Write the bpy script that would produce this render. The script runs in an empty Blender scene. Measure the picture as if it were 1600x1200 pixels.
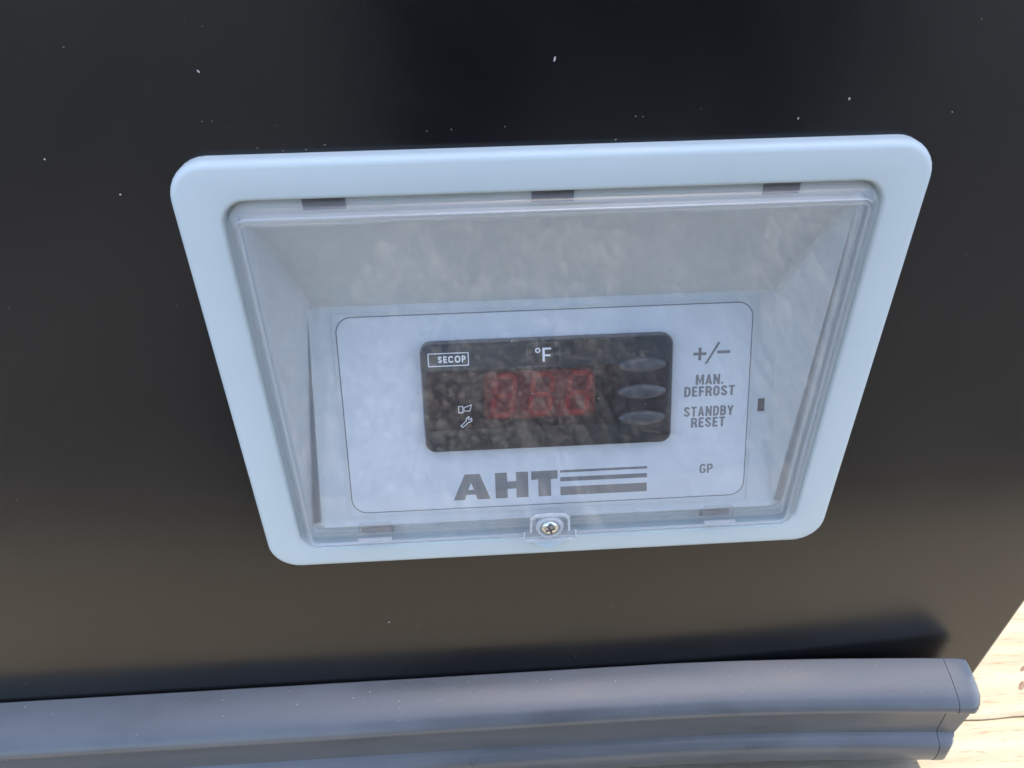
import bpy, bmesh, math, random
import numpy as np
from mathutils import Vector, Matrix
random.seed(7)
sc = bpy.context.scene
col = sc.collection

# ------------------------------------------------------------------ camera
LIFT = 0.335                    # ground -> middle of the control bezel
cam_d = bpy.data.cameras.new('camera'); cam = bpy.data.objects.new('camera', cam_d); col.objects.link(cam)
cam_d.sensor_fit = 'HORIZONTAL'; cam_d.sensor_width = 36.0; cam_d.lens = 1190.0 / 1600 * 36
cam_d.clip_start = 0.005; cam_d.clip_end = 500
right = Vector((0.9982595, -0.0575849, -0.01272595)); up = Vector((0.04347809, 0.57282191, 0.81852594))
back = right.cross(up).normalized()
m = Matrix((right, up, back)).transposed().to_4x4()
m.translation = Vector((-0.02232197, -0.1904688, 0.13646144 + LIFT))
cam.matrix_world = m
sc.camera = cam

# ------------------------------------------------------------------ light
SUN_EL, SUN_AZ = math.radians(80), math.radians(19.0)       # azimuth measured from +X towards +Y (behind the panel)
world = bpy.data.worlds.new('World'); sc.world = world; world.use_nodes = True
wn = world.node_tree.nodes; wl = world.node_tree.links
bg = wn['Background']; sky = wn.new('ShaderNodeTexSky'); sky.sky_type = 'NISHITA'; sky.sun_disc = False
sky.sun_elevation = SUN_EL; sky.sun_rotation = math.radians(90) - SUN_AZ
sky.air_density = 1.0; sky.dust_density = 2.0; sky.ozone_density = 0.9
wl.new(sky.outputs[0], bg.inputs[0]); bg.inputs[1].default_value = 0.15
sd = bpy.data.lights.new('sun', 'SUN'); sun = bpy.data.objects.new('sun', sd); col.objects.link(sun)
sd.energy = 2.0; sd.angle = math.radians(0.53); sd.color = (1.0, 0.93, 0.82)
sv = Vector((math.cos(SUN_EL) * math.cos(SUN_AZ), math.cos(SUN_EL) * math.sin(SUN_AZ), math.sin(SUN_EL)))
sun.rotation_euler = sv.to_track_quat('Z', 'Y').to_euler(); sun.location = sv * 6
vs = sc.view_settings; vs.view_transform = 'Standard'; vs.look = 'None'; vs.gamma = 1.0; vs.use_curve_mapping = False
vs.exposure = 2.02
sc.cycles.max_bounces = 8; sc.cycles.diffuse_bounces = 3; sc.cycles.glossy_bounces = 4; sc.cycles.transmission_bounces = 8; sc.cycles.transparent_max_bounces = 12
sc.cycles.sample_clamp_indirect = 6.0; sc.cycles.caustics_reflective = False

# ------------------------------------------------------------------ materials
def new_mat(name):
    mt = bpy.data.materials.new(name); mt.use_nodes = True
    nt = mt.node_tree; return mt, nt.nodes, nt.links, nt.nodes['Principled BSDF']
def setp(b, **k):
    for a, v in k.items(): b.inputs[a.replace('_', ' ')].default_value = v
def noise(n, l, scale, detail=4, rough=0.6, vec=None, dist=0.0):
    t = n.new('ShaderNodeTexNoise'); t.inputs['Scale'].default_value = scale; t.inputs['Detail'].default_value = detail
    t.inputs['Roughness'].default_value = rough; t.inputs['Distortion'].default_value = dist
    if vec is not None: l.new(vec, t.inputs['Vector'])
    return t
def coord(n, l, scale=(1, 1, 1), rot=(0, 0, 0)):
    c = n.new('ShaderNodeTexCoord'); mp = n.new('ShaderNodeMapping')
    mp.inputs['Scale'].default_value = scale; mp.inputs['Rotation'].default_value = rot
    l.new(c.outputs['Object'], mp.inputs[0]); return mp.outputs[0]
def ramp(n, l, fac, stops):
    r = n.new('ShaderNodeValToRGB'); e = r.color_ramp.elements
    e[0].position, e[0].color = stops[0][0], (*stops[0][1], 1); e[1].position, e[1].color = stops[-1][0], (*stops[-1][1], 1)
    for p, c in stops[1:-1]:
        x = e.new(p); x.color = (*c, 1)
    l.new(fac, r.inputs[0]); return r.outputs[0]
def mapr(n, l, fac, a, b, c, d):
    r = n.new('ShaderNodeMapRange')
    for i, v in enumerate((a, b, c, d)): r.inputs[i + 1].default_value = v
    l.new(fac, r.inputs[0]); return r.outputs[0]
def bump(n, l, b, h, strength, dist):
    x = n.new('ShaderNodeBump'); x.inputs['Strength'].default_value = strength; x.inputs['Distance'].default_value = dist
    l.new(h, x.inputs['Height']); l.new(x.outputs[0], b.inputs['Normal']); return x
def plain(name, color, rough=0.45, ior=1.46, vary=0.08, scale=60, bmp=0.0, bscale=900):
    mt, n, l, b = new_mat(name); v = coord(n, l)
    t = noise(n, l, scale, 5, 0.6, v)
    c = [tuple(max(0, x * (1 + s)) for x in color) for s in (-vary, vary)]
    l.new(ramp(n, l, t.outputs[0], [(0.3, c[0]), (0.7, c[1])]), b.inputs['Base Color'])
    l.new(mapr(n, l, t.outputs[0], 0.3, 0.7, rough * 0.88, min(1, rough * 1.12)), b.inputs['Roughness'])
    b.inputs['IOR'].default_value = ior
    if bmp:
        t2 = noise(n, l, bscale, 3, 0.6, v); bump(n, l, b, t2.outputs[0], bmp, 0.0002)
    return mt
M = {}
# black powder-coated sheet: fine orange peel, faint wiped smears in its gloss
mt, n, l, b = new_mat('black_coated_sheet'); v = coord(n, l)
sm = noise(n, l, 9, 5, 0.62, v, 0.6); fine = noise(n, l, 2600, 2, 0.5, v)
l.new(ramp(n, l, sm.outputs[0], [(0.35, (0.006, 0.0065, 0.0075)), (0.7, (0.010, 0.0105, 0.0115))]), b.inputs['Base Color'])
l.new(mapr(n, l, sm.outputs[0], 0.3, 0.72, 0.17, 0.28), b.inputs['Roughness']); b.inputs['IOR'].default_value = 1.5
bump(n, l, b, fine.outputs[0], 0.10, 0.0002); M['panel'] = mt
M['bezel'] = plain('pale_grey_plastic', (0.59, 0.66, 0.665), 0.42, 1.45, 0.02, 30, 0.06, 1500)
M['hopper'] = plain('grey_moulded_plastic', (0.64, 0.68, 0.675), 0.5, 1.45, 0.03, 40, 0.03, 1500)
M['label'] = plain('silver_grey_film', (0.715, 0.75, 0.765), 0.5, 1.45, 0.05, 90)
M['print'] = plain('grey_ink', (0.215, 0.215, 0.21), 0.55, 1.45, 0.08, 200)
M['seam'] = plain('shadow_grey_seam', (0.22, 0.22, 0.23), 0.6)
M['white'] = plain('white_ink', (0.85, 0.86, 0.88), 0.5, 1.45, 0.03, 200)
M['ctrl'] = plain('dark_grey_plastic', (0.018, 0.018, 0.018), 0.35, 1.45, 0.1, 80)
M['ctrlrim'] = plain('charcoal_rim_plastic', (0.13, 0.13, 0.135), 0.4, 1.45, 0.1, 80)
M['led'] = plain('red_segment_plastic', (0.46, 0.065, 0.06), 0.5, 1.45, 0.25, 300)
M['ledbed'] = plain('dark_red_window_bed', (0.19, 0.034, 0.034), 0.5, 1.45, 0.45, 160)
M['dark'] = plain('dark_slot_plastic', (0.075, 0.072, 0.085), 0.5)
M['dust'] = plain('dust', (0.55, 0.53, 0.49), 0.9, 1.4, 0.1, 900)
M['body'] = plain('dark_body_sheet', (0.02, 0.02, 0.021), 0.35)
# smoked red window
mt, n, l, b = new_mat('smoked_red_window'); setp(b, Base_Color=(0.01, 0.006, 0.006, 1), Roughness=0.1, IOR=1.45)
tr = n.new('ShaderNodeBsdfTransparent'); tr.inputs[0].default_value = (0.85, 0.62, 0.62, 1)
mx = n.new('ShaderNodeMixShader'); mx.inputs[0].default_value = 0.22
l.new(tr.outputs[0], mx.inputs[1]); l.new(b.outputs[0], mx.inputs[2]); l.new(mx.outputs[0], n['Material Output'].inputs[0]); M['window'] = mt
# clear acrylic: thin clear skin with Schlick reflection; moulded edges carry a little milky scatter
def acrylic(name, milk, rough, smear=0.0):
    mt, n, l, b = new_mat(name); n.remove(b)
    lw = n.new('ShaderNodeLayerWeight'); lw.inputs['Blend'].default_value = 0.5
    pw = n.new('ShaderNodeMath'); pw.operation = 'POWER'; pw.inputs[1].default_value = 5; l.new(lw.outputs['Facing'], pw.inputs[0])
    ma = n.new('ShaderNodeMath'); ma.operation = 'MULTIPLY_ADD'; ma.inputs[1].default_value = 0.95; ma.inputs[2].default_value = 0.053; l.new(pw.outputs[0], ma.inputs[0])
    tr = n.new('ShaderNodeBsdfTransparent'); tr.inputs[0].default_value = (0.985, 0.985, 0.99, 1)
    gl = n.new('ShaderNodeBsdfGlossy'); gl.inputs['Roughness'].default_value = rough
    df = n.new('ShaderNodeBsdfDiffuse'); df.inputs[0].default_value = (0.88, 0.90, 0.92, 1)
    tl = n.new('ShaderNodeBsdfTranslucent'); tl.inputs[0].default_value = (0.88, 0.90, 0.92, 1)
    dt = n.new('ShaderNodeMixShader'); dt.inputs[0].default_value = 0.5; l.new(df.outputs[0], dt.inputs[1]); l.new(tl.outputs[0], dt.inputs[2])
    m0 = n.new('ShaderNodeMixShader'); m0.inputs[0].default_value = milk; l.new(tr.outputs[0], m0.inputs[1]); l.new(dt.outputs[0], m0.inputs[2])
    if smear:                                                # cloudy wiped film and hairline scuffs
        v = coord(n, l); t = noise(n, l, 26, 6, 0.65, v, 0.8); sc_ = noise(n, l, 1.0, 3, 0.6, coord(n, l, (30, 30, 900), (0, 0.6, 0)))
        q1 = mapr(n, l, t.outputs[0], 0.35, 0.75, milk, milk + smear); q2 = mapr(n, l, sc_.outputs[0], 0.66, 0.74, 0.0, smear)
        sm_ = n.new('ShaderNodeMath'); sm_.operation = 'ADD'; l.new(q1, sm_.inputs[0]); l.new(q2, sm_.inputs[1]); l.new(sm_.outputs[0], m0.inputs[0])
        l.new(mapr(n, l, t.outputs[0], 0.3, 0.75, rough * .6, rough * 1.8), gl.inputs['Roughness'])
    m1 = n.new('ShaderNodeMixShader'); l.new(ma.outputs[0], m1.inputs[0]); l.new(m0.outputs[0], m1.inputs[1]); l.new(gl.outputs[0], m1.inputs[2])
    l.new(m1.outputs[0], n['Material Output'].inputs[0]); return mt
M['clear'] = acrylic('clear_acrylic', 0.026, 0.02, 0.018); M['bead'] = acrylic('acrylic_highlight_bead', 0.42, 0.06); M['milky'] = acrylic('milky_acrylic_rib', 0.78, 0.08); M['frost'] = acrylic('moulded_acrylic_edge', 0.13, 0.10)
# button rubber
mt, n, l, b = new_mat('button_rubber'); setp(b, Base_Color=(0.065, 0.065, 0.068, 1), Roughness=0.3, IOR=1.5); M['button'] = mt
mt, n, l, b = new_mat('zinc_screw'); setp(b, Base_Color=(0.72, 0.74, 0.72, 1), Roughness=0.25, Metallic=1.0); M['screw'] = mt
# bumper plastic: satin grey with rubbed and dusty patches
mt, n, l, b = new_mat('grey_bumper_plastic'); v = coord(n, l, (1, 1, 1)); v2 = coord(n, l, (16, 45, 45))
t = noise(n, l, 1.0, 6, 0.65, v2, 0.4); t2 = noise(n, l, 160, 4, 0.6, v)
l.new(ramp(n, l, t.outputs[0], [(0.30, (0.074, 0.080, 0.086)), (0.5, (0.099, 0.107, 0.116)), (0.72, (0.116, 0.125, 0.136))]), b.inputs['Base Color'])
l.new(mapr(n, l, t.outputs[0], 0.3, 0.7, 0.26, 0.38), b.inputs['Roughness']); b.inputs['IOR'].default_value = 1.6
bump(n, l, b, t2.outputs[0], 0.05, 0.0003); M['bumper'] = mt
# sawn pine
def pine(name, seed):
    mt, n, l, b = new_mat(name); v = coord(n, l, (3, 26, 26)); c = n.new('ShaderNodeTexCoord')
    off = n.new('ShaderNodeVectorMath'); off.operation = 'ADD'; off.inputs[1].default_value = (seed * 3.1, seed * 1.7, 0); l.new(v, off.inputs[0])
    t = noise(n, l, 2.2, 7, 0.62, off.outputs[0], 1.2); wv = n.new('ShaderNodeTexWave'); wv.wave_type = 'BANDS'; wv.bands_direction = 'Y'
    wv.inputs['Scale'].default_value = 0.9; wv.inputs['Distortion'].default_value = 5; wv.inputs['Detail'].default_value = 3; l.new(off.outputs[0], wv.inputs[0])
    base = ramp(n, l, wv.outputs[0], [(0.0, (0.285, 0.238, 0.168)), (0.55, (0.31, 0.266, 0.19)), (1.0, (0.325, 0.284, 0.206))])
    dk = ramp(n, l, t.outputs[0], [(0.28, (0.88, 0.81, 0.72)), (0.5, (1, 1, 1))])
    mu = n.new('ShaderNodeMix'); mu.data_type = 'RGBA'; mu.blend_type = 'MULTIPLY'; mu.inputs[0].default_value = 1
    l.new(base, mu.inputs[6]); l.new(dk, mu.inputs[7])
    fb = noise(n, l, 1.0, 4, 0.7, coord(n, l, (60, 700, 400), (0, 0, 0.5)))
    sp = ramp(n, l, fb.outputs[0], [(0.34, (0.74, 0.66, 0.56)), (0.44, (1, 1, 1))])
    m2 = n.new('ShaderNodeMix'); m2.data_type = 'RGBA'; m2.blend_type = 'MULTIPLY'; m2.inputs[0].default_value = 1
    l.new(mu.outputs[2], m2.inputs[6]); l.new(sp, m2.inputs[7]); l.new(m2.outputs[2], b.inputs['Base Color'])
    b.inputs['Roughness'].default_value = 0.85
    bump(n, l, b, fb.outputs[0], 0.5, 0.0008); return mt
M['pine'] = pine('sawn_pine', 1); M['pine2'] = pine('sawn_pine_pale', 5)
M['knot'] = plain('pine_knot', (0.15, 0.095, 0.065), 0.7, 1.45, 0.35, 300)
# stony ground
mt, n, l, b = new_mat('stony_ground'); v = coord(n, l)
vo = n.new('ShaderNodeTexVoronoi'); vo.inputs['Scale'].default_value = 95; l.new(v, vo.inputs['Vector'])
big = noise(n, l, 42, 5, 0.65, v); 
hs = n.new('ShaderNodeSeparateColor'); l.new(vo.outputs['Color'], hs.inputs[0])
st = ramp(n, l, hs.outputs[0], [(0.0, (0.02, 0.02, 0.02)), (0.35, (0.055, 0.054, 0.053)), (0.6, (0.11, 0.108, 0.104)), (1.0, (0.26, 0.25, 0.24))])
bd = ramp(n, l, big.outputs[0], [(0.36, (0.25, 0.24, 0.235)), (0.6, (1.1, 1.06, 1.02))])
mu = n.new('ShaderNodeMix'); mu.data_type = 'RGBA'; mu.blend_type = 'MULTIPLY'; mu.inputs[0].default_value = 1
l.new(st, mu.inputs[6]); l.new(bd, mu.inputs[7]); l.new(mu.outputs[2], b.inputs['Base Color']); b.inputs['Roughness'].default_value = 0.9
iv = n.new('ShaderNodeMath'); iv.operation = 'SUBTRACT'; iv.inputs[0].default_value = 1; l.new(vo.outputs['Distance'], iv.inputs[1])
bump(n, l, b, iv.outputs[0], 0.8, 0.006); M['ground'] = mt

# ------------------------------------------------------------------ helpers
def link(name, me, mat, parent=None, smooth=None):
    o = bpy.data.objects.new(name, me); col.objects.link(o)
    if mat is not None:
        me.materials.clear(); me.materials.append(mat)
    if parent: o.parent = parent
    if smooth is not None:
        for p in me.polygons: p.use_smooth = True
        me.set_sharp_from_angle(angle=math.radians(smooth))
    return o
def mesh(name, verts, faces, mat, parent=None, smooth=None):
    me = bpy.data.meshes.new(name); me.from_pydata([tuple(v) for v in verts], [], faces); me.validate(); me.update()
    bm = bmesh.new(); bm.from_mesh(me); bmesh.ops.recalc_face_normals(bm, faces=bm.faces); bm.to_mesh(me); bm.free()
    return link(name, me, mat, parent, smooth)
def from_bm(name, bm, mat, parent=None, smooth=None):
    bmesh.ops.recalc_face_normals(bm, faces=bm.faces); me = bpy.data.meshes.new(name); bm.to_mesh(me); bm.free()
    return link(name, me, mat, parent, smooth)
def empty(name, loc):
    o = bpy.data.objects.new(name, None); o.location = loc; col.objects.link(o); o.empty_display_size = 0.1; return o
def tag(o, label=None, cat=None, group=None, kind=None):
    for k, v in (('label', label), ('category', cat), ('group', group), ('kind', kind)):
        if v: o[k] = v
    return o
def rrect(x0, x1, z0, z1, r, n=8):
    pts = []
    for cx, cz, a0 in ((x1 - r, z1 - r, 0), (x0 + r, z1 - r, 90), (x0 + r, z0 + r, 180), (x1 - r, z0 + r, 270)):
        for i in range(n + 1):
            a = math.radians(a0 + 90 * i / n); pts.append((cx + r * math.cos(a), cz + r * math.sin(a)))
    return pts
def loft(loops, close_end=False, close_start=False, ring=False):
    k = len(loops[0]); verts = [p for lp in loops for p in lp]; faces = []
    pairs = [(i, i + 1) for i in range(len(loops) - 1)] + ([(len(loops) - 1, 0)] if ring else [])
    for a, b2 in pairs:
        for j in range(k):
            j2 = (j + 1) % k; faces.append((a * k + j, a * k + j2, b2 * k + j2, b2 * k + j))
    if close_start: faces.append(tuple(range(k)))
    if close_end: faces.append(tuple((len(loops) - 1) * k + j for j in range(k)))
    return verts, faces
S = 0.215                                                   # bezel-centred heights -> freezer-local heights
def L3(x, y, z): return (x, y, z + S)
def box_bm(bm, x0, x1, y0, y1, z0, z1, bev=0):
    r = bmesh.ops.create_cube(bm, size=1); vs_ = r['verts']
    for v in vs_: v.co = Vector(((x0 + x1) / 2 + v.co.x * (x1 - x0), (y0 + y1) / 2 + v.co.y * (y1 - y0), (z0 + z1) / 2 + v.co.z * (z1 - z0)))
    if bev:
        es = list({e for v in vs_ for e in v.link_edges}); bmesh.ops.bevel(bm, geom=es, offset=bev, segments=2, affect='EDGES')
def box(name, x0, x1, y0, y1, z0, z1, mat, parent=None, bev=0):
    bm = bmesh.new(); box_bm(bm, x0, x1, y0, y1, z0, z1, bev); return from_bm(name, bm, mat, parent, 30 if bev else None)

# ------------------------------------------------------------------ ground
g = mesh('ground', [(-60, -60, 0), (60, -60, 0), (60, 60, 0), (-60, 60, 0)], [(0, 1, 2, 3)], M['ground']); tag(g, kind='structure')

# loose stones over the ground in front of the pallet, one mass
def gravel(count, x0, x1, y0, y1, seed):
    rg = np.random.default_rng(seed); bm = bmesh.new(); bmesh.ops.create_icosphere(bm, subdivisions=1, radius=1.0)
    base = np.array([v.co[:] for v in bm.verts]); tri = np.array([[v.index for v in f.verts] for f in bm.faces]); bm.free()
    nv = len(base); sz = rg.uniform(.0020, .0046, count) * np.where(rg.random(count) < .10, 1.7, 1.0) * rg.uniform(.8, 1.25, count)
    V = base[None] * (1 + rg.uniform(-.28, .28, (count, nv, 1)))
    V = V * (sz[:, None] * rg.uniform((.7, .7, .9), (1.2, 1.2, 1.8), (count, 3)))[:, None, :]
    a = rg.uniform(0, 2 * np.pi, count); c, s_ = np.cos(a), np.sin(a)
    X = V[..., 0] * c[:, None] - V[..., 1] * s_[:, None]; Y = V[..., 0] * s_[:, None] + V[..., 1] * c[:, None]
    V = np.stack([X + rg.uniform(x0, x1, count)[:, None], Y + rg.uniform(y0, y1, count)[:, None], V[..., 2] + (sz * rg.uniform(.1, .9, count))[:, None]], -1).reshape(-1, 3)
    F = (tri[None] + (np.arange(count) * nv)[:, None, None]).reshape(-1, 3)
    me = bpy.data.meshes.new('gravel'); me.vertices.add(len(V)); me.vertices.foreach_set('co', V.ravel())
    me.loops.add(F.size); me.loops.foreach_set('vertex_index', F.ravel().astype(np.int32)); me.polygons.add(len(F))
    me.polygons.foreach_set('loop_start', np.arange(0, F.size, 3, dtype=np.int32)); me.update(calc_edges=True)
    shade = np.repeat(np.clip(rg.beta(1.3, 1.9, count), 0, 1), nv).astype(np.float32)
    at = me.attributes.new('stone', 'FLOAT', 'POINT'); at.data.foreach_set('value', shade)
    return me
mt, n, l, b = new_mat('mixed_stones'); at = n.new('ShaderNodeAttribute'); at.attribute_name = 'stone'
t = noise(n, l, 300, 4, 0.6, coord(n, l)); ad = n.new('ShaderNodeMath'); ad.operation = 'MULTIPLY_ADD'; l.new(t.outputs[0], ad.inputs[0]); ad.inputs[1].default_value = 0.3; l.new(at.outputs['Fac'], ad.inputs[2])
l.new(ramp(n, l, ad.outputs[0], [(0.24, (0.025, 0.023, 0.021)), (0.42, (0.18, 0.168, 0.153)), (0.7, (0.29, 0.272, 0.25)), (0.95, (0.5, 0.475, 0.44))]), b.inputs['Base Color'])
b.inputs['Roughness'].default_value = 0.85; M['stones'] = mt
gv = link('gravel', gravel(46000, -.75, .95, -1.0, -.155, 3), M['stones']); tag(gv, 'loose grey and brown gravel in front of the pallet', 'gravel', kind='stuff')

# ------------------------------------------------------------------ pallet of sawn boards (top at z = 0.12)
PT = 0.12
pal = tag(empty('wooden_pallet', (0, 0, 0)), 'bright sunlit raw pine boards under the black freezer', 'pallet')
def plank(y0, y1, x0, x1, z0, z1, mat, seed, rot=0.0):
    rnd = random.Random(seed); nx = 300; bm = bmesh.new()
    prof = [(0, 0), (1, 0), (1, 1), (0, 1)]; rows = []
    for i in range(nx + 1):
        x = x0 + (x1 - x0) * i / nx
        wob = 0.0012 * math.sin(x * 9 + seed) ; ja = 0.0006 * rnd.random(); jb = 0.0006 * rnd.random(); jz = 0.0004 * rnd.random()
        pr = [(y0 + wob + ja, z0), (y1 + wob - jb, z0), (y1 + wob - jb, z1 - 0.0015), (y1 + wob - 0.0018 - jb, z1 - jz * .3), (y0 + wob + 0.0016 + ja, z1 - jz), (y0 + wob + ja, z1 - 0.0014)]
        rows.append([bm.verts.new((x, y + rot * x, z)) for y, z in pr])
    for a, b2 in zip(rows, rows[1:]):
        for j in range(6): bm.faces.new((a[j], a[(j + 1) % 6], b2[(j + 1) % 6], b2[j]))
    bm.faces.new(rows[0]); bm.faces.new(rows[-1])
    return from_bm('plank', bm, mat, pal)
plank(-0.150, 0.0047, -1.75, 0.62, PT - 0.024, PT - 0.0022, M['pine'], 1, 0.022)
far = plank(0.0040, 0.125, -1.75, 0.60, PT - 0.024, PT, M['pine2'], 2, 0.022)
for i, (a, b2) in enumerate(((0.150, 0.27), (0.31, 0.43), (0.46, 0.58), (0.62, 0.74), (0.78, 0.92))):
    plank(a, b2, -1.75, 0.61, PT - 0.024, PT - 0.001, M['pine' if i % 2 else 'pine2'], 3 + i, 0.0)
for x in (-1.6, -0.62, 0.44):
    box('stringer', x - 0.05, x + 0.05, -0.14, 0.9, 0.0, PT - 0.0245, M['pine2'], pal, 0.003)
# knots standing a little proud of the far board
for (kx, ky, ra, rb, a) in ((0.2455, 0.0236, 0.0030, 0.0013, 0.7), (0.2520, 0.0330, 0.0024, 0.0008, 0.5)):
    vv = [(kx, ky, PT + 0.0006)]; fs = []
    for i in range(16):
        t_ = 2 * math.pi * i / 16; rr = 1 + 0.12 * math.sin(2 * t_ + kx * 900) + 0.06 * math.sin(5 * t_)
        px, py = ra * rr * math.cos(t_), rb * rr * math.sin(t_)
        vv.append((kx + px * math.cos(a) - py * math.sin(a), ky + px * math.sin(a) + py * math.cos(a), PT + 0.0001)); fs.append((0, 1 + i, 1 + (i + 1) % 16))
    mesh('knot', vv, fs, M['knot'], far)

# ------------------------------------------------------------------ freezer
fz = tag(empty('chest_freezer', (0, 0, PT)), 'black chest freezer with pale framed control window and grey bumper', 'freezer')
def edge_x(z): return 0.2007 + (z + 0.1272) * 0.0971      # right end of the sheet leans slightly outward
# panel with the opening under the bezel
ZT, ZBOT, XL = 0.47, -0.200, -1.50
bm = bmesh.new()
def ring_edges(pts):
    vv = [bm.verts.new(p) for p in pts]; return [bm.edges.new((vv[i], vv[(i + 1) % len(vv)])) for i in range(len(vv))]
RB = 0.0025
out = [L3(edge_x(ZBOT) - RB, .005, ZBOT), L3(edge_x(ZT) - RB, .005, ZT), L3(XL, .005, ZT), L3(XL, .005, ZBOT)]
hole = [L3(x, .005, z) for x, z in rrect(-.094, .094, -.068, .068, .006)]
es = ring_edges(out) + ring_edges(hole)
bmesh.ops.triangle_fill(bm, use_beauty=True, edges=es)
panel = from_bm('front_panel', bm, M['panel'], fz)
# folded right edge and side sheet
prof = [(-RB + RB * math.sin(math.radians(a)), .005 + RB - RB * math.cos(math.radians(a))) for a in range(0, 91, 15)] + [(0, 0.88)]
vv = []; fs = []
for z in (ZBOT, ZT):
    for dx, y in prof: vv.append(L3(edge_x(z) + dx, y, z))
k = len(prof)
for j in range(k - 1): fs.append((j, j + 1, k + j + 1, k + j))
mesh('side_panel', vv, fs, M['panel'], fz, 30)
box('inner_body', XL + .002, .170, .05, .878, ZBOT + .002 + S, ZT - .002 + S, M['body'], fz)
box('rear_panel', XL, .178, .880, .884, ZBOT + S, ZT + S, M['panel'], fz)
box('top_rim', XL - .01, .285, -.012, .89, ZT + S + .001, ZT + .05 + S, M['bumper'], fz, .012)
for x in (-1.40, 0.08):
    for y in (.08, .80): box('foot', x - .03, x + .03, y - .03, y + .03, 0.0, S + ZBOT + .0015, M['dark'], fz, .003)

# ---- bezel
XO, ZO, XI, ZI0, ZI1 = 0.1, 0.07394, 0.0878, -0.0644, 0.0633
def rl(x0, x1, z0, z1, r, y, n=8): return [L3(x, y, z) for x, z in rrect(x0, x1, z0, z1, r, n)]
def outer(i, y): return rl(-XO + i, XO - i, -ZO + i, ZO - i, max(.0105 - i, .002), y)
def inner(i, y): return rl(-XI + i, XI - i, ZI0 + i, ZI1 - i, max(.0068 - i, .0012), y)
loops = [outer(.0000, .0052), outer(.0000, .0022), outer(.00022, .0012), outer(.0007, .0005), outer(.0014, .0001), outer(.0022, 0)]
loops += [inner(-.0012, 0), inner(-.0006, .0001), inner(-.0002, .0004), inner(0, .0009), inner(.0001, .0044), inner(.0036, .0046)]
v_, f_ = loft(loops); bez = mesh('bezel_frame', v_, f_, M['bezel'], fz, 32)
# thumb notch in the bezel: a scooped lens below the cover's screw tab
vv = []; fs = []; NU, NV = 24, 7
for i in range(NU + 1):
    for j in range(NV + 1):
        s = i / NU; t_ = j / NV; x = -.0009 + .0082 * (2 * s - 1); dep = .0050 * (1 - (2 * s - 1) ** 2) ** .8
        z = ZI0 + .0012 - .0002 - dep * t_ ; y = -.00015 - .0030 * (1 - (2 * s - 1) ** 2) * (min(t_ / .84, 1.0) if t_ < .85 else 0.0)
        vv.append(L3(x, y, z))
for i in range(NU):
    for j in range(NV):
        a = i * (NV + 1) + j; fs.append((a, a + 1, a + NV + 2, a + NV + 1))
mesh('thumb_tab', vv, fs, M['bezel'], bez, 60)

# ---- recessed tray behind the cover, with a floor tilted up towards the viewer
CT = Vector((-.0002, .0266, .0128)); UP = Vector((0, .3305, .9438)); NN = Vector((0, -.9438, .3305))
def PL(u, v, h=0.0):                                         # label-plane millimetres -> freezer-local
    p = CT + Vector((1, 0, 0)) * (u / 1000) + UP * (v / 1000) + NN * (h / 1000); return (p.x, p.y, p.z + S)
def plate_loop(u_t, u_b, v_t, v_b, r, h, n=8):
    pts = []
    for x, z in rrect(-1, 1, v_b, v_t, 0.00001, n): pts.append(None)
    base = rrect(-u_t, u_t, v_b, v_t, r, n); res = []
    for x, z in base:
        f = (v_t - z) / (v_t - v_b); res.append(PL(x * (1 + f * (u_b / u_t - 1)), z, h))
    return res
loops = [inner(.0035, .0046), inner(.0040, .0054), plate_loop(76.9, 79.8, 4.6, -73.4, 2.2, 0.9), plate_loop(76.3, 79.2, 4.0, -72.8, 1.8, 0.25), plate_loop(75.4, 78.3, 3.1, -72.0, 1.6, 0.0)]
v_, f_ = loft(loops, close_end=True); tray = mesh('recessed_tray', v_, f_, M['hopper'], fz, 28)
# shallow pocket rims either side of the label
def strip3(name, pts, w, h0, h1, mat, parent, closed=False):
    """mitred bar along label-plane points (mm)"""
    n_ = len(pts); P = [Vector((p[0], p[1])) for p in pts]; lf = []; rt = []
    for i in range(n_):
        if closed: a, b2 = P[i - 1], P[(i + 1) % n_]
        else: a, b2 = P[max(i - 1, 0)], P[min(i + 1, n_ - 1)]
        d0 = (P[i] - a); d1 = (b2 - P[i])
        if d0.length < 1e-9: d0 = d1
        if d1.length < 1e-9: d1 = d0
        d0.normalize(); d1.normalize(); n0 = Vector((-d0.y, d0.x)); n1 = Vector((-d1.y, d1.x)); mm = (n0 + n1)
        if mm.length < 1e-6: mm = n0.copy()
        mm.normalize(); c = max(mm.dot(n0), .35); lf.append(P[i] + mm * (w / 2 / c)); rt.append(P[i] - mm * (w / 2 / c))
    vv = [PL(p.x, p.y, h1) for p in lf] + [PL(p.x, p.y, h1) for p in rt] + [PL(p.x, p.y, h0) for p in lf] + [PL(p.x, p.y, h0) for p in rt]
    fs = []; m_ = n_ if closed else n_ - 1
    for i in range(m_):
        j = (i + 1) % n_
        fs += [(i, j, n_ + j, n_ + i), (i, j, 2 * n_ + j, 2 * n_ + i), (n_ + i, n_ + j, 3 * n_ + j, 3 * n_ + i)]
    if not closed: fs += [(0, n_, 3 * n_, 2 * n_), (n_ - 1, 2 * n_ - 1, 4 * n_ - 1, 3 * n_ - 1)]
    return mesh(name, vv, fs, mat, parent)
def slab(name, pts, h0, h1, mat, parent):
    k_ = len(pts); vv = [PL(x, y, h0) for x, y in pts] + [PL(x, y, h1) for x, y in pts]
    fs = [tuple(range(k_, 2 * k_))] + [(i, (i + 1) % k_, k_ + (i + 1) % k_, k_ + i) for i in range(k_)]
    return mesh(name, vv, fs, mat, parent)
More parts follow.
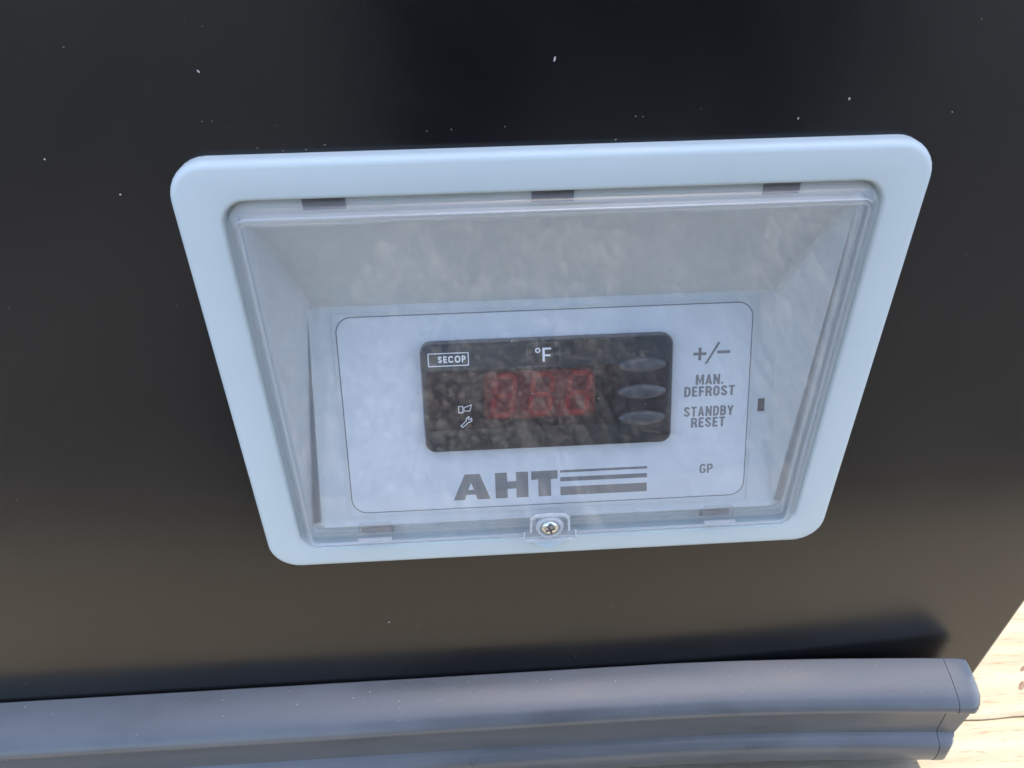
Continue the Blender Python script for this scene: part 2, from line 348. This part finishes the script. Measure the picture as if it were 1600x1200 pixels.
strip3('pocket_rim', [(-69.8, 1.4), (-70.0, -70.4), (70.3, -70.4), (70.1, 1.4)], 0.5, -.1, .3, M['hopper'], tray, True)
strip3('slot_rim', rrect(72.1, 74.9, -38.2, -33.2, .3, 2), 0.35, -.1, .25, M['hopper'], tray, True)
slab('slot', [(72.3, -38.0), (74.7, -38.0), (74.7, -33.4), (72.3, -33.4)], -.1, .06, M['dark'], tray)

# ---- printed label
lab = slab('label_film', rrect(-68.5, 68.7, -68.6, 0, 5.0, 8), .02, .22, M['label'], fz)
HP = .235
strip3('label_gap_shade', rrect(-68.75, 68.95, -68.85, .25, 5.2, 8), .34, .0, .05, M['seam'], lab, True)  # dark strip painting in the shade of the gap round the label
# condensed grotesque capitals drawn as strokes in a box one unit high
def arc(cx, cy, rx, ry, a0, a1, n_=7): return [(cx + rx * math.cos(math.radians(a0 + (a1 - a0) * i / n_)), cy + ry * math.sin(math.radians(a0 + (a1 - a0) * i / n_))) for i in range(n_ + 1)]
def glyph(ch, w, s):
    e = s / 2; r, t_ = w - e, 1 - e; m_ = .5
    bw = (r - e)
    if ch == 'A': return [[(e * .8, 0), (w / 2, 1.0)], [(w - e * .8, 0), (w / 2, 1.0)], [(w * .25, .26), (w * .75, .26)]]
    if ch == 'M': return [[(e, 0), (e, 1)], [(r, 0), (r, 1)], [(e * 1.3, 1), (w / 2, .12), (w - e * 1.3, 1)]]
    if ch == 'N': return [[(e, 0), (e, 1)], [(r, 0), (r, 1)], [(e, .98), (r, .02)]]
    if ch == '.': return [[(e, 0), (e, s)]]
    if ch == 'D': return [[(e, 0), (e, 1)], [(e, t_)] + arc(r - bw * .6, t_ - .22, bw * .6, .22, 90, 0) + arc(r - bw * .6, e + .22, bw * .6, .22, 0, -90) + [(e, e)]]
    if ch == 'E': return [[(e, 0), (e, 1)], [(e, t_), (w, t_)], [(e, m_), (w * .9, m_)], [(e, e), (w, e)]]
    if ch == 'F': return [[(e, 0), (e, 1)], [(e, t_), (w, t_)], [(e, m_ - .02), (w * .9, m_ - .02)]]
    if ch in 'RPB':
        yb = .46 if ch != 'B' else .52
        bowl = [(e, t_)] + arc(r - bw * .5, (t_ + yb) / 2, bw * .5, (t_ - yb) / 2, 90, -90, 10) + [(e, yb)]
        g_ = [[(e, 0), (e, 1)], bowl]
        if ch == 'R': g_.append([(w * .5, yb), (r - .02, yb - .14), (r, 0)])
        if ch == 'B': g_.append([(e, yb)] + arc(r - bw * .5, (e + yb) / 2, bw * .5, (yb - e) / 2, 90, -90, 10) + [(e, e)])
        return g_
    if ch == 'O': return [('c', arc(w / 2, t_ - .2, bw / 2, .2, 0, 180, 10) + arc(w / 2, e + .2, bw / 2, .2, 180, 360, 10))]
    if ch == 'G': return [arc(w / 2, t_ - .2, bw / 2, .2, 10, 180, 9) + arc(w / 2, e + .2, bw / 2, .2, 180, 330, 9) + [(r, .2), (r, .48)], [(w * .55, .45), (r, .45)]]
    if ch == 'S': return [arc(w / 2, t_ - .2, bw / 2, .2, 5, 190, 9) + [(e + .05, .62), (w / 2, .5), (r - .05, .38)] + arc(w / 2, e + .2, bw / 2, .2, 10, -185, 9)]
    if ch == 'T': return [[(w / 2, 0), (w / 2, t_)], [(0, t_), (w, t_)]]
    if ch == 'Y': return [[(w / 2, 0), (w / 2, .45)], [(e * .8, 1), (w / 2, .40)], [(w - e * .8, 1), (w / 2, .40)]]
    if ch == 'C': return [arc(w / 2, t_ - .2, bw / 2, .2, 10, 180, 9) + arc(w / 2, e + .2, bw / 2, .2, 180, 350, 9)]
WID = {'M': .72, 'N': .57, '.': .2, 'T': .5, 'A': .56, 'Y': .54, 'E': .45, 'F': .44, 'O': .53, 'C': .53, 'G': .55}
def lettering(name, s, u0, u1, v0, v1, mat, parent, h, st=.19, gap=.11, wid=None):
    Hh = v1 - v0; ws = [(wid or WID).get(c, .53) for c in s]; tot = sum(ws) + gap * (len(s) - 1); kx = (u1 - u0) / (tot * Hh)
    vv = []; fs = []; x = 0; lay = 0
    for c, w in zip(s, ws):
        for stro in glyph(c, w, st):
            closed = stro[0] == 'c'; P = [Vector(p) for p in (stro[1] if closed else stro)]
            Q = [P[0]]
            for p in P[1:]:
                if (p - Q[-1]).length > 1e-5: Q.append(p)
            if closed and (Q[0] - Q[-1]).length < 1e-5: Q.pop()
            P = Q; n_ = len(P); b0 = len(vv); lay += 1; hh = h + .003 * (lay % 5)
            for i in range(n_):
                a = P[i - 1] if (closed or i) else P[i]; b_ = P[(i + 1) % n_] if (closed or i < n_ - 1) else P[i]
                d0, d1 = P[i] - a, b_ - P[i]
                if d0.length < 1e-9: d0 = d1
                if d1.length < 1e-9: d1 = d0
                d0 = d0.normalized(); d1 = d1.normalized(); n0 = Vector((-d0.y, d0.x)); n1 = Vector((-d1.y, d1.x)); mm = (n0 + n1)
                mm = mm.normalized() if mm.length > 1e-6 else n0; cc = max(mm.dot(n0), .4)
                for sg in (1, -1):
                    q = P[i] + mm * (sg * st / 2 / cc); vv.append(PL(u0 + (x + q.x) * Hh * kx, v0 + min(1.0, max(0.0, q.y)) * Hh, hh))
            for i in range(n_ if closed else n_ - 1):
                j = (i + 1) % n_; fs.append((b0 + 2 * i, b0 + 2 * j, b0 + 2 * j + 1, b0 + 2 * i + 1))
        x += w + gap
    return mesh(name, vv, fs, mat, parent)
lettering('lettering', 'MAN.', 50.4, 60.0, -27.6, -24.0, M['print'], lab, HP)
lettering('lettering', 'DEFROST', 46.6, 64.0, -31.75, -28.15, M['print'], lab, HP)
lettering('lettering', 'STANDBY', 46.7, 63.9, -38.9, -35.3, M['print'], lab, HP)
lettering('lettering', 'RESET', 49.3, 61.1, -42.9, -39.3, M['print'], lab, HP)
lettering('lettering', 'GP', 52.9, 57.6, -60.0, -56.5, M['print'], lab, HP, .17)
slab('plus_sign', [(49.3, -17.3), (51.0, -17.3), (51.0, -19.0), (52.0, -19.0), (52.0, -17.3), (53.7, -17.3), (53.7, -16.3), (52.0, -16.3), (52.0, -14.6), (51.0, -14.6), (51.0, -16.3), (49.3, -16.3)], .2, HP + .01, M['print'], lab)
slab('slash_sign', [(53.2, -20.3), (54.1, -20.3), (58.4, -13.0), (57.5, -13.0)], .2, HP + .01, M['print'], lab)
slab('minus_sign', [(57.4, -16.9), (61.8, -16.9), (61.8, -15.9), (57.4, -15.9)], .2, HP + .01, M['print'], lab)
# big logo: three heavy letters and three bars
T0, B0 = -56.2, -65.75
Aout = [(-33.6, B0), (-29.4, T0), (-24.2, T0), (-20.7, B0), (-25.2, B0), (-25.9, B0 + 1.9), (-29.0, B0 + 1.9), (-29.7, B0)]
bm = bmesh.new()
def tri_fill(loops2, h):
    es = []
    for lp in loops2:
        vv = [bm.verts.new(PL(x, y, h)) for x, y in lp]; es += [bm.edges.new((vv[i], vv[(i + 1) % len(vv)])) for i in range(len(vv))]
    bmesh.ops.triangle_fill(bm, use_beauty=True, edges=es)
tri_fill([Aout, [(-28.4, B0 + 3.7), (-26.3, B0 + 3.7), (-27.2, B0 + 6.3)]], HP)
from_bm('logo_letter', bm, M['print'], lab)
hx = (-18.9, -14.7, -11.6, -7.4); my0, my1 = B0 + 3.4, B0 + 6.2
slab('logo_letter', [(hx[0], B0), (hx[1], B0), (hx[1], my0), (hx[2], my0), (hx[2], B0), (hx[3], B0), (hx[3], T0), (hx[2], T0), (hx[2], my1), (hx[1], my1), (hx[1], T0), (hx[0], T0)], .2, HP, M['print'], lab)
slab('logo_letter', [(-3.9, B0), (.55, B0), (.55, T0 - 3.2), (2.9, T0 - 3.2), (2.9, T0), (-6.3, T0), (-6.3, T0 - 3.2), (-3.9, T0 - 3.2)], .2, HP, M['print'], lab)
for a, b2 in ((-56.3, -57.2), (-58.9, -60.5), (-62.5, -65.75)):
    slab('logo_bar', [(3.8, b2), (34.3, b2), (34.3, a), (3.8, a)], .2, HP, M['print'], lab)

# ---- controller
def ploop(u0, u1, v0, v1, r, h, n=8): return [PL(x, y, h) for x, y in rrect(u0, u1, v0, v1, r, n)]
U0, U1, V0, V1, HC = -41.4, 41.2, -46.2, -9.1, 4.0
loops = [ploop(U0 - .5, U1 + .5, V0 - .4, V1 + .5, 3.6, .18), ploop(U0 - .5, U1 + .5, V0 - .4, V1 + .5, 3.6, 2.6), ploop(U0 - .3, U1 + .3, V0 - .2, V1 + .3, 3.5, 2.95), ploop(U0, U1, V0, V1, 3.2, 3.0)]
v_, f_ = loft(loops); ctrl = mesh('controller', v_, f_, M['ctrlrim'], fz, 30)
loops = [ploop(U0, U1, V0, V1, 3.2, 2.95), ploop(U0, U1, V0, V1, 3.2, HC - .35), ploop(U0 + .12, U1 - .12, V0 + .12, V1 - .12, 3.1, HC - .1), ploop(U0 + .4, U1 - .4, V0 + .4, V1 - .4, 2.9, HC)]
v_, f_ = loft(loops, close_end=True); mesh('face_plate', v_, f_, M['ctrl'], ctrl, 30)
slab('display_bed', rrect(-21.5, 15.5, -35.4, -19.0, 2.0, 4), HC - .1, HC + .02, M['ledbed'], ctrl)
def seg(u0, v0, u1, v1, w, name='digit_segment'):
    d = Vector((u1 - u0, v1 - v0)); d.normalize(); nrm = Vector((-d.y, d.x)); a = Vector((u0, v0)); b2 = Vector((u1, v1)); g_ = .22
    a = a + d * g_; b2 = b2 - d * g_
    pts = [a, a + d * w / 2 + nrm * w / 2, b2 - d * w / 2 + nrm * w / 2, b2, b2 - d * w / 2 - nrm * w / 2, a + d * w / 2 - nrm * w / 2]
    return slab(name, [(p.x, p.y) for p in pts], HC, HC + .06, M['led'], ctrl)
def digit(uc, vt, vb, w, sl):
    vm = (vt + vb) / 2
    def X(u, v): return uc + u + (v - vm) * sl
    hw = w / 2
    C6 = {k2: (X(a, b2), b2) for k2, (a, b2) in dict(tl=(-hw, vt), tr=(hw, vt), ml=(-hw, vm), mr=(hw, vm), bl=(-hw, vb), br=(hw, vb)).items()}
    for a, b2 in (('tl', 'tr'), ('ml', 'mr'), ('bl', 'br'), ('tl', 'ml'), ('tr', 'mr'), ('ml', 'bl'), ('mr', 'br')): seg(*C6[a], *C6[b2], 1.7)
for uc in (-14.9, -2.4, 9.9): digit(uc, -20.6, -33.9, 6.4, .13)
slab('display_window', rrect(-40.2, 40.0, -38.4, -18.0, .6, 3), HC + .25, HC + .45, M['window'], ctrl)
HW = HC + .02
strip3('brand_box', [(-39.1, -12.1), (-26.1, -12.1), (-26.1, -16.3), (-39.1, -16.3)], .32, HC - .05, HW, M['white'], ctrl, True)
lettering('brand_lettering', 'SECOP', -36.0, -26.9, -15.3, -13.0, M['white'], ctrl, HW, .22, .22, {'S': .66, 'E': .6, 'C': .85, 'O': .9, 'P': .68})
slab('unit_letter', [(-1.8, -16.2), (-1.05, -16.2), (-1.05, -14.45), (.75, -14.45), (.75, -13.8), (-1.05, -13.8), (-1.05, -12.2), (1.05, -12.2), (1.05, -11.55), (-1.8, -11.55)], HC - .05, HW, M['white'], ctrl)
strip3('degree_ring', [(-3.35 + .68 * math.cos(i * math.pi / 10), -12.35 + .68 * math.sin(i * math.pi / 10)) for i in range(20)], .42, HC - .05, HW, M['white'], ctrl, True)
strip3('unit_outline', rrect(-6.8, 3.9, -18.0 + .25, -9.9, 1.5, 6), .12, HC - .05, HW, M['ctrlrim'], ctrl, True)
HI = HC + .47
strip3('horn_icon', [(-30.1, -30.2), (-28.7, -30.2), (-28.7, -32.4), (-30.1, -32.4)], .24, HC + .3, HI, M['white'], ctrl, True)
strip3('horn_icon', [(-28.3, -30.7), (-25.8, -29.8), (-26.4, -31.9), (-28.3, -31.9)], .24, HC + .3, HI, M['white'], ctrl, True)
strip3('wrench_icon', [(-29.6, -37.0), (-27.7, -35.3), (-27.8, -34.7), (-27.2, -34.0), (-26.7, -33.9), (-27.1, -34.6), (-26.6, -35.0), (-26.0, -34.4), (-25.8, -35.1), (-26.3, -35.7), (-27.1, -35.9), (-29.0, -37.6)], .24, HC + .3, HI, M['white'], ctrl, True)
for vc in (-18.6, -27.8, -37.0):
    vv = []; NR, NT = 6, 40; loops = []
    for i in range(NR):
        r_ = 1 - i / NR; hgt = 1.15 * math.sqrt(max(0, 1 - r_ ** 2.4)) ; loops.append([PL(31.3 + 8.1 * r_ * math.cos(2 * math.pi * k2 / NT), vc + 2.55 * r_ * math.sin(2 * math.pi * k2 / NT), HC + .4 + hgt) for k2 in range(NT)])
    loops.insert(0, [PL(31.3 + 8.2 * math.cos(2 * math.pi * k2 / NT), vc + 2.65 * math.sin(2 * math.pi * k2 / NT), HC - .02) for k2 in range(NT)])
    v_, f_ = loft(loops, close_end=True); mesh('button', v_, f_, M['button'], ctrl, 60)

# ---- clear cover
def cov(i, y): return inner(i, y)
loops = [cov(.0008, .0040), cov(.0009, .0004), cov(.0012, -.0006), cov(.0018, -.0015), cov(.0027, -.0022), cov(.0036, -.0026), cov(.0039, -.0032), cov(.0044, -.0033), cov(.0048, -.0029), cov(.0052, -.0028)]
innr = [cov(.0068, -.0009), cov(.0058, -.0006), cov(.0048, .0000), cov(.0040, .0009), cov(.0034, .0020), cov(.0033, .0040)]
k = len(loops[0]); allp = loops + innr; vv = [p for lp in allp for p in lp]; fs = []
for a in range(len(allp)):
    b2 = (a + 1) % len(allp)
    if a == len(loops) - 1: continue
    for j in range(k): fs.append((a * k + j, a * k + (j + 1) % k, b2 * k + (j + 1) % k, b2 * k + j))
fs.append(tuple((len(loops) - 1) * k + j for j in range(k))); fs.append(tuple(len(loops) * k + j for j in range(k)))
cover = mesh('clear_cover', vv, fs, M['clear'], fz, 40)
cover.data.materials.append(M['frost'])
for p in cover.data.polygons:
    if len(p.vertices) == 4: p.material_index = 2 if p.center.y < -.0028 and abs(p.normal.y) < .98 else 1
cover.data.materials.append(M['bead'])  # whitened bead faces paint the highlight line round the cover's front edge
# top hinge slots seen dark through the cover
for a, b2 in ((-.0675, -.0562), (-.0068, .0045), (.0560, .0660)):
    box('hinge_slot', a, b2, .0040, .0046, .0590 + S, .0622 + S, M['dark'], bez)
for a, b2 in ((-.0672, -.0560), (.0545, .0652)):
    box('snap_tab', a, b2, -.00005, .0032, -.0590 + S, -.0556 + S, M['frost'], cover, .0003)
    box('snap_slot', a, b2, .0040, .0046, -.0622 + S, -.0600 + S, M['seam'], bez)
# screw tab and screw
bm = bmesh.new()
pts = [(-.0098, -.0612), (.0080, -.0612), (.0080, -.0572), (.0056, -.0572), (.0054, -.0506), (.0042, -.0490), (-.0059, -.0490), (-.0073, -.0506), (-.0075, -.0572), (-.0098, -.0572)]
vv = [L3(x, -.0030, z) for x, z in pts] + [L3(x, -.0043, z) for x, z in pts]; k = len(pts)
fs = [tuple(range(k)), tuple(range(k, 2 * k))] + [(i, (i + 1) % k, k + (i + 1) % k, k + i) for i in range(k)]
tab = mesh('screw_tab', vv, fs, M['frost'], cover)
bm = tab.data; b2 = bmesh.new(); b2.from_mesh(bm); bmesh.ops.bevel(b2, geom=list(b2.edges), offset=.0004, segments=2, affect='EDGES'); b2.to_mesh(bm); b2.free()
def lathe(name, prof, c, mat, parent, nseg=32):
    loops = [[L3(c[0] + r * math.cos(2 * math.pi * k2 / nseg), y, c[1] + r * math.sin(2 * math.pi * k2 / nseg)) for k2 in range(nseg)] for r, y in prof]
    v_, f_ = loft(loops, close_end=True); return mesh(name, v_, f_, mat, parent, 50)
scx, scz = -.0010, -.0548
lathe('washer_ring', [(.0049, -.0044), (.0048, -.0051), (.0044, -.0056), (.0035, -.0056), (.0032, -.0046)], (scx, scz), M['milky'], cover)
scr = lathe('screw', [(.0031, -.0045), (.0031, -.0052), (.0028, -.0058), (.0020, -.0062), (.0010, -.0064)], (scx, scz), M['screw'], cover)
vv = []; fs = []
w_, l_ = .00036, .0017
cr = [(w_, l_), (w_, w_), (l_, w_), (l_, -w_), (w_, -w_), (w_, -l_), (-w_, -l_), (-w_, -w_), (-l_, -w_), (-l_, w_), (-w_, w_), (-w_, l_)]
ca, sa = math.cos(.35), math.sin(.35)
vv = [L3(scx + x * ca - z * sa, -.00645, scz + x * sa + z * ca) for x, z in cr] + [L3(scx + x * ca - z * sa, -.0060, scz + x * sa + z * ca) for x, z in cr]
fs = [tuple(range(12))] + [(i, (i + 1) % 12, 12 + (i + 1) % 12, 12 + i) for i in range(12)]
mesh('cross_recess', vv, fs, M['dark'], cover)

def front_bar(name, pts, w, y0, y1, mat, parent, closed=False):
    P = [Vector(p) for p in pts]; n_ = len(P); A = []; B = []
    for i in range(n_):
        a = P[i - 1] if (closed or i) else P[i]; b_ = P[(i + 1) % n_] if (closed or i < n_ - 1) else P[i]
        d0, d1 = P[i] - a, b_ - P[i]
        if d0.length < 1e-9: d0 = d1
        if d1.length < 1e-9: d1 = d0
        d0 = d0.normalized(); d1 = d1.normalized(); n0 = Vector((-d0.y, d0.x)); n1 = Vector((-d1.y, d1.x)); mm = (n0 + n1).normalized(); c = max(mm.dot(n0), .4)
        A.append(P[i] + mm * (w / 2 / c)); B.append(P[i] - mm * (w / 2 / c))
    vv = [L3(p.x, y, p.y) for y in (y0, y1) for L_ in (A, B) for p in L_]; fs = []
    for i in range(n_ if closed else n_ - 1):
        j = (i + 1) % n_
        fs += [(i, j, n_ + j, n_ + i), (2 * n_ + i, 2 * n_ + j, 3 * n_ + j, 3 * n_ + i), (i, j, 2 * n_ + j, 2 * n_ + i), (n_ + i, n_ + j, 3 * n_ + j, 3 * n_ + i)]
    if not closed: fs += [(0, n_, 3 * n_, 2 * n_), (n_ - 1, 2 * n_ - 1, 4 * n_ - 1, 3 * n_ - 1)]
    return mesh(name, vv, fs, mat, parent)
front_bar('tab_glint_rib', [(-.0076, -.0566), (-.0074, -.0508), (-.0060, -.0493), (-.0010, -.0489), (.0042, -.0493), (.0054, -.0508), (.0057, -.0566)], .0008, -.0044, -.0054, M['milky'], cover)  # whitened bars, here and below, painting the glints along the tab outlines
front_bar('tab_glint_rib', [(-.0098, -.0570), (-.0098, -.0611), (.0081, -.0611), (.0081, -.0570)], .0006, -.0044, -.0052, M['milky'], cover)
for a, b2 in ((-.0672, -.0560), (.0545, .0652)):
    front_bar('tab_glint_rib', [(a, -.0605), (a, -.0596), (b2, -.0596), (b2, -.0605)], .0005, -.0012, -.0026, M['milky'], cover)
# ---- bumper rail
up_prof = [(.0046, -.1560), (.0046, -.1508), (.0040, -.1503), (.0010, -.1510), (-.0030, -.1522), (-.0070, -.1536), (-.0105, -.1551), (-.0130, -.1567), (-.0145, -.1585), (-.0150, -.1602), (-.0147, -.1614), (-.0132, -.1618), (-.0112, -.1624), (-.0102, -.1640), (-.0098, -.1700), (-.0098, -.1800), (-.0102, -.1828), (-.0118, -.1842), (-.0140, -.1850), (-.0152, -.1868), (-.0158, -.1910), (-.0156, -.1950), (-.0146, -.1978), (-.0125, -.1990), (-.004, -.1992), (.0046, -.1990)]
def bow(x):                                                  # the rail stands off the sheet towards its free end
    t_ = max(0.0, (x - 0.05) / 0.13); return -0.0058 * min(t_, 1.1) ** 1.6
def sweep(name, xs, prof_f, mat, parent, cap0=True, cap1=True):
    loops = [[L3(x, y + bow(x), z) for y, z in prof_f(i)] for i, x in enumerate(xs)]
    v_, f_ = loft(loops, close_start=cap0, close_end=cap1); return mesh(name, v_, f_, mat, parent, 40)
xs = [-1.5, -1.0, -.6, -.4] + [-.3 + .01 * i for i in range(47)] + [.1703]
xs = [x for x in xs if x <= .1703]
rail = sweep('bumper_rail', xs, lambda i: up_prof, M['bumper'], fz)
# end cap: same outline, its end rounded in plan; the lower lobe is a little shorter
CX0, CX1 = .1705, .1810
ts = (0, .15, .3, .45, .6, .72, .82, .90, .96, 1.0)
loops = []
for t_ in ts:
    q = max(0.0, (t_ - .3) / .7); rd = 1 - math.sqrt(max(0.0, 1 - q * q)); lp = []
    for y, z in up_prof:
        k_ = 0 if z > -.172 else (1 if z < -.186 else (-.172 - z) / .014)
        x = CX0 + (CX1 - CX0) * t_ * (1 - .28 * k_)
        ylim = -.0164 + .0095 * rd; yy = max(y - (.00018 if y < .003 else 0), ylim)
        zz = z - .0016 * rd if z > -.158 else (z + .0016 * rd if z < -.194 else z)
        lp.append(L3(x, yy + bow(x), zz))
    loops.append(lp)
v_, f_ = loft(loops, close_start=True, close_end=True); mesh('end_cap', v_, f_, M['bumper'], rail, 40)

# ------------------------------------------------------------------ dust specks lying on the sheet, cover and rail
bm = bmesh.new(); rnd = random.Random(11)
def speck(c, nx, nz, r, elong=1.0, a=0.0):
    q = []
    for i in range(6):
        t_ = 2 * math.pi * i / 6; rr = r * (.7 + .6 * rnd.random()); u_ = rr * elong * math.cos(t_); w2 = rr * math.sin(t_)
        u2, w3 = u_ * math.cos(a) - w2 * math.sin(a), u_ * math.sin(a) + w2 * math.cos(a)
        q.append(bm.verts.new(Vector(c) + nx * u2 + nz * w3))
    top = bm.verts.new(Vector(c) + nx.cross(nz) * r * .45)
    for i in range(6): bm.faces.new((q[i], q[(i + 1) % 6], top))
X_, Z_ = Vector((1, 0, 0)), Vector((0, 0, 1))
ZL = LIFT
for x, z, r, e, a in ((-.0012, .0948, .00022, 3.2, 1.35), (-.0865, .0941, .00026, 1.8, -.9), (.0744, .0834, .00030, 1, 0), (.0621, .0788, .00025, 1.4, 1.2), (-.063, -.1134, .0003, 1.6, 0), (-.1294, .0743, .00026, 1, 0), (-.1137, .0645, .00026, 1, 0)):
    speck((x, .00495, z + ZL), X_, Z_, r, e, a)
for i in range(130):
    x, z = rnd.uniform(-.26, .19), rnd.uniform(-.15, .125)
    if abs(x) < .102 and abs(z) < .076: continue
    speck((x, .00495, z + ZL), X_, Z_, .00004 + .00010 * rnd.random() ** 3, 1 + 1.5 * rnd.random() ** 2, rnd.uniform(0, 3.1))
for i in range(22):
    speck((rnd.uniform(-.095, .07), .00495, .0745 + abs(rnd.gauss(0, .006)) + ZL), X_, Z_, .00004 + .00007 * rnd.random(), 1 + 2 * rnd.random(), rnd.uniform(0, 3))
for i in range(70):
    speck((rnd.uniform(-.08, .08), -.00285, rnd.uniform(-.055, .055) + ZL), X_, Z_, .00005 + .00011 * rnd.random() ** 2, 1 + 1.2 * rnd.random() ** 2, rnd.uniform(0, 3))
tag(from_bm('dust_specks', bm, M['dust']), 'pale dust specks scattered over the black sheet and clear cover', 'dust', kind='stuff')
bm = bmesh.new()
for i in range(120):
    x = rnd.uniform(-.26, .17); y = rnd.uniform(-.012, .002); zz = -.1513 + .36 * y
    t_ = Vector((0, 1, .36)).normalized()
    speck((x, y + bow(x), zz + ZL + .0004), X_, t_, .00006 + .00014 * rnd.random() ** 2, 1 + 1.2 * rnd.random(), rnd.uniform(0, 3))
tag(from_bm('bumper_dust', bm, M['dust']), 'fine pale grit lying along the top of the grey bumper', 'dust', kind='stuff')

# ------------------------------------------------------------------ the photographer crouching in front, seen as a dark reflection
M['navy'] = plain('dark_navy_cloth', (0.010, 0.012, 0.018), 0.9, 1.4, 0.3, 40, 0.2, 500)
M['jean'] = plain('black_denim', (0.012, 0.013, 0.017), 0.9, 1.4, 0.3, 60, 0.2, 700)
M['skin'] = plain('skin', (0.45, 0.27, 0.19), 0.5, 1.4, 0.06, 40)
M['hair'] = plain('dark_hair', (0.02, 0.014, 0.01), 0.5, 1.45, 0.3, 200)
M['shoe'] = plain('shoe_leather', (0.02, 0.018, 0.016), 0.5, 1.45, 0.2, 60)
M['phone'] = plain('phone_case', (0.015, 0.015, 0.017), 0.3, 1.5, 0.1, 60)
def skinned(name, chains, mat, parent, root, sub=2):
    vv = []; ee = []; rr = []; idx = {}
    def vid(p, r):
        key = tuple(round(c, 4) for c in p)
        if key not in idx: idx[key] = len(vv); vv.append(p); rr.append(r)
        return idx[key]
    for ch in chains:
        ids = [vid(p, r) for p, r in ch]; ee += list(zip(ids, ids[1:]))
    me = bpy.data.meshes.new(name); me.from_pydata(vv, ee, []); o = bpy.data.objects.new(name, me); col.objects.link(o)
    o.modifiers.new('skin', 'SKIN'); o.modifiers.new('sub', 'SUBSURF').levels = sub
    if not me.skin_vertices: 
        bm = bmesh.new(); bm.from_mesh(me); bm.verts.layers.skin.verify(); bm.to_mesh(me); bm.free()
    for i, r in enumerate(rr):
        sk = me.skin_vertices[0].data[i]; sk.radius = (r, r) if not isinstance(r, tuple) else r; sk.use_root = (i == 0)
    dg = bpy.context.evaluated_depsgraph_get(); m2 = bpy.data.meshes.new_from_object(o.evaluated_get(dg)); bpy.data.objects.remove(o)
    return link(name, m2, mat, parent, 180)
per = tag(empty('person', (0.12, -0.78, 0)), 'crouching person in dark clothes holding a phone up to the freezer', 'person')
def Q(x, y, z): return (x - 0.12, y + 0.78, z)
hip, bel, chest, neck = Q(.12, -.92, .30), Q(.12, -.90, .50), Q(.12, -.80, .80), Q(.12, -.69, .96)
head0, head1 = Q(.115, -.645, 1.05), Q(.11, -.60, 1.14)
def leg(sx, kx, fx): return [hip, Q(.12 + sx * .10, -.90, .30), Q(kx, -.56, .50), Q(fx, -.70, .10), Q(fx, -.73, .055), Q(fx + sx * .01, -.60, .03)]
LG = [leg(-1, -.07, -.06), leg(1, .33, .31)]
cp = cam.matrix_world.translation
def C(r_, u_, b_): 
    p = cp + right * r_ + up * u_ + back * b_; return (p.x - .12, p.y + .78, p.z)
SHL = [Q(-.07, -.74, .92), Q(.31, -.74, .92)]; ELB = [Q(-.17, -.53, .70), Q(.40, -.55, .70)]
WR = [C(-.095, -.01, .085), C(.175, -.01, .085)]; PALM = [C(-.080, -.012, .045), C(.160, -.012, .045)]
body = [[(hip, .10), (bel, .11), (chest, .12), (neck, .055), (head0, .075), (head1, .085)]]
for L_ in LG: body.append(list(zip(L_, (.10, .09, .055, .04, .04, .03))))
for i in (0, 1): body.append([(chest, .12), (SHL[i], .055), (ELB[i], .042), (WR[i], .026), (PALM[i], .032)])
for i, sg in ((0, 1), (1, -1)):
    base_r = -.080 if i == 0 else .160
    for k2, uu in enumerate((.022, .006, -.010, -.026)):
        ln = (.030, .034, .032, .025)[k2]
        body.append([(PALM[i], .032), (C(base_r + sg * .006, uu - .012 + .012, .030), .0095), (C(base_r + sg * .012, uu, .0165), .0085), (C(base_r + sg * (.012 + ln * .5), uu, .0125), .0075)])
    body.append([(PALM[i], .032), (C(base_r + sg * .008, -.040, .042), .010), (C(base_r + sg * .022, -.036, .034), .0085)])
skinned('body', body, M['skin'], per, 0)
jk = [[(hip, .125), (bel, .14), (chest, .15), (Q(.12, -.72, .91), .085)]]
for i in (0, 1): jk.append([(chest, .15), (SHL[i], .075), (ELB[i], .058), (tuple(a * .85 + b2 * .15 for a, b2 in zip(WR[i], ELB[i])), .040)])
skinned('jacket', jk, M['navy'], per, 0)
skinned('trousers', [[(p, r) for p, r in zip(L_[:4], (.14, .12, .080, .060))] for L_ in LG], M['jean'], per, 0)
for L_ in LG: skinned('shoe', [[(L_[4], .048), (tuple((a + b2) / 2 for a, b2 in zip(L_[4], L_[5])), .044), (L_[5], .036)]], M['shoe'], per, 0)
skinned('hair', [[(Q(.115, -.665, 1.10), .072), (Q(.11, -.635, 1.17), .080), (Q(.11, -.585, 1.215), .055)]], M['hair'], per, 0)
ph = tag(empty('phone', tuple(cp)), 'dark phone held level in both hands in front of the control window', 'phone')
def slabp(name, r0, r1, u0, u1, b0, b1, mat):
    vv = []
    for b_ in (b0, b1):
        for r_, u_ in rrect(r0, r1, u0, u1, .008 if r1 - r0 > .03 else .003, 6):
            vv.append(tuple(right * r_ + up * u_ + back * b_))
    k_ = len(vv) // 2; fs = [tuple(range(k_)), tuple(range(k_, 2 * k_))] + [(i, (i + 1) % k_, k_ + (i + 1) % k_, k_ + i) for i in range(k_)]
    return mesh(name, vv, fs, mat, ph)
slabp('case', -.020, .128, -.056, .018, .0065, .0145, M['phone'])
slabp('screen', -.018, .126, -.054, .016, .0146, .0152, M['dark'])
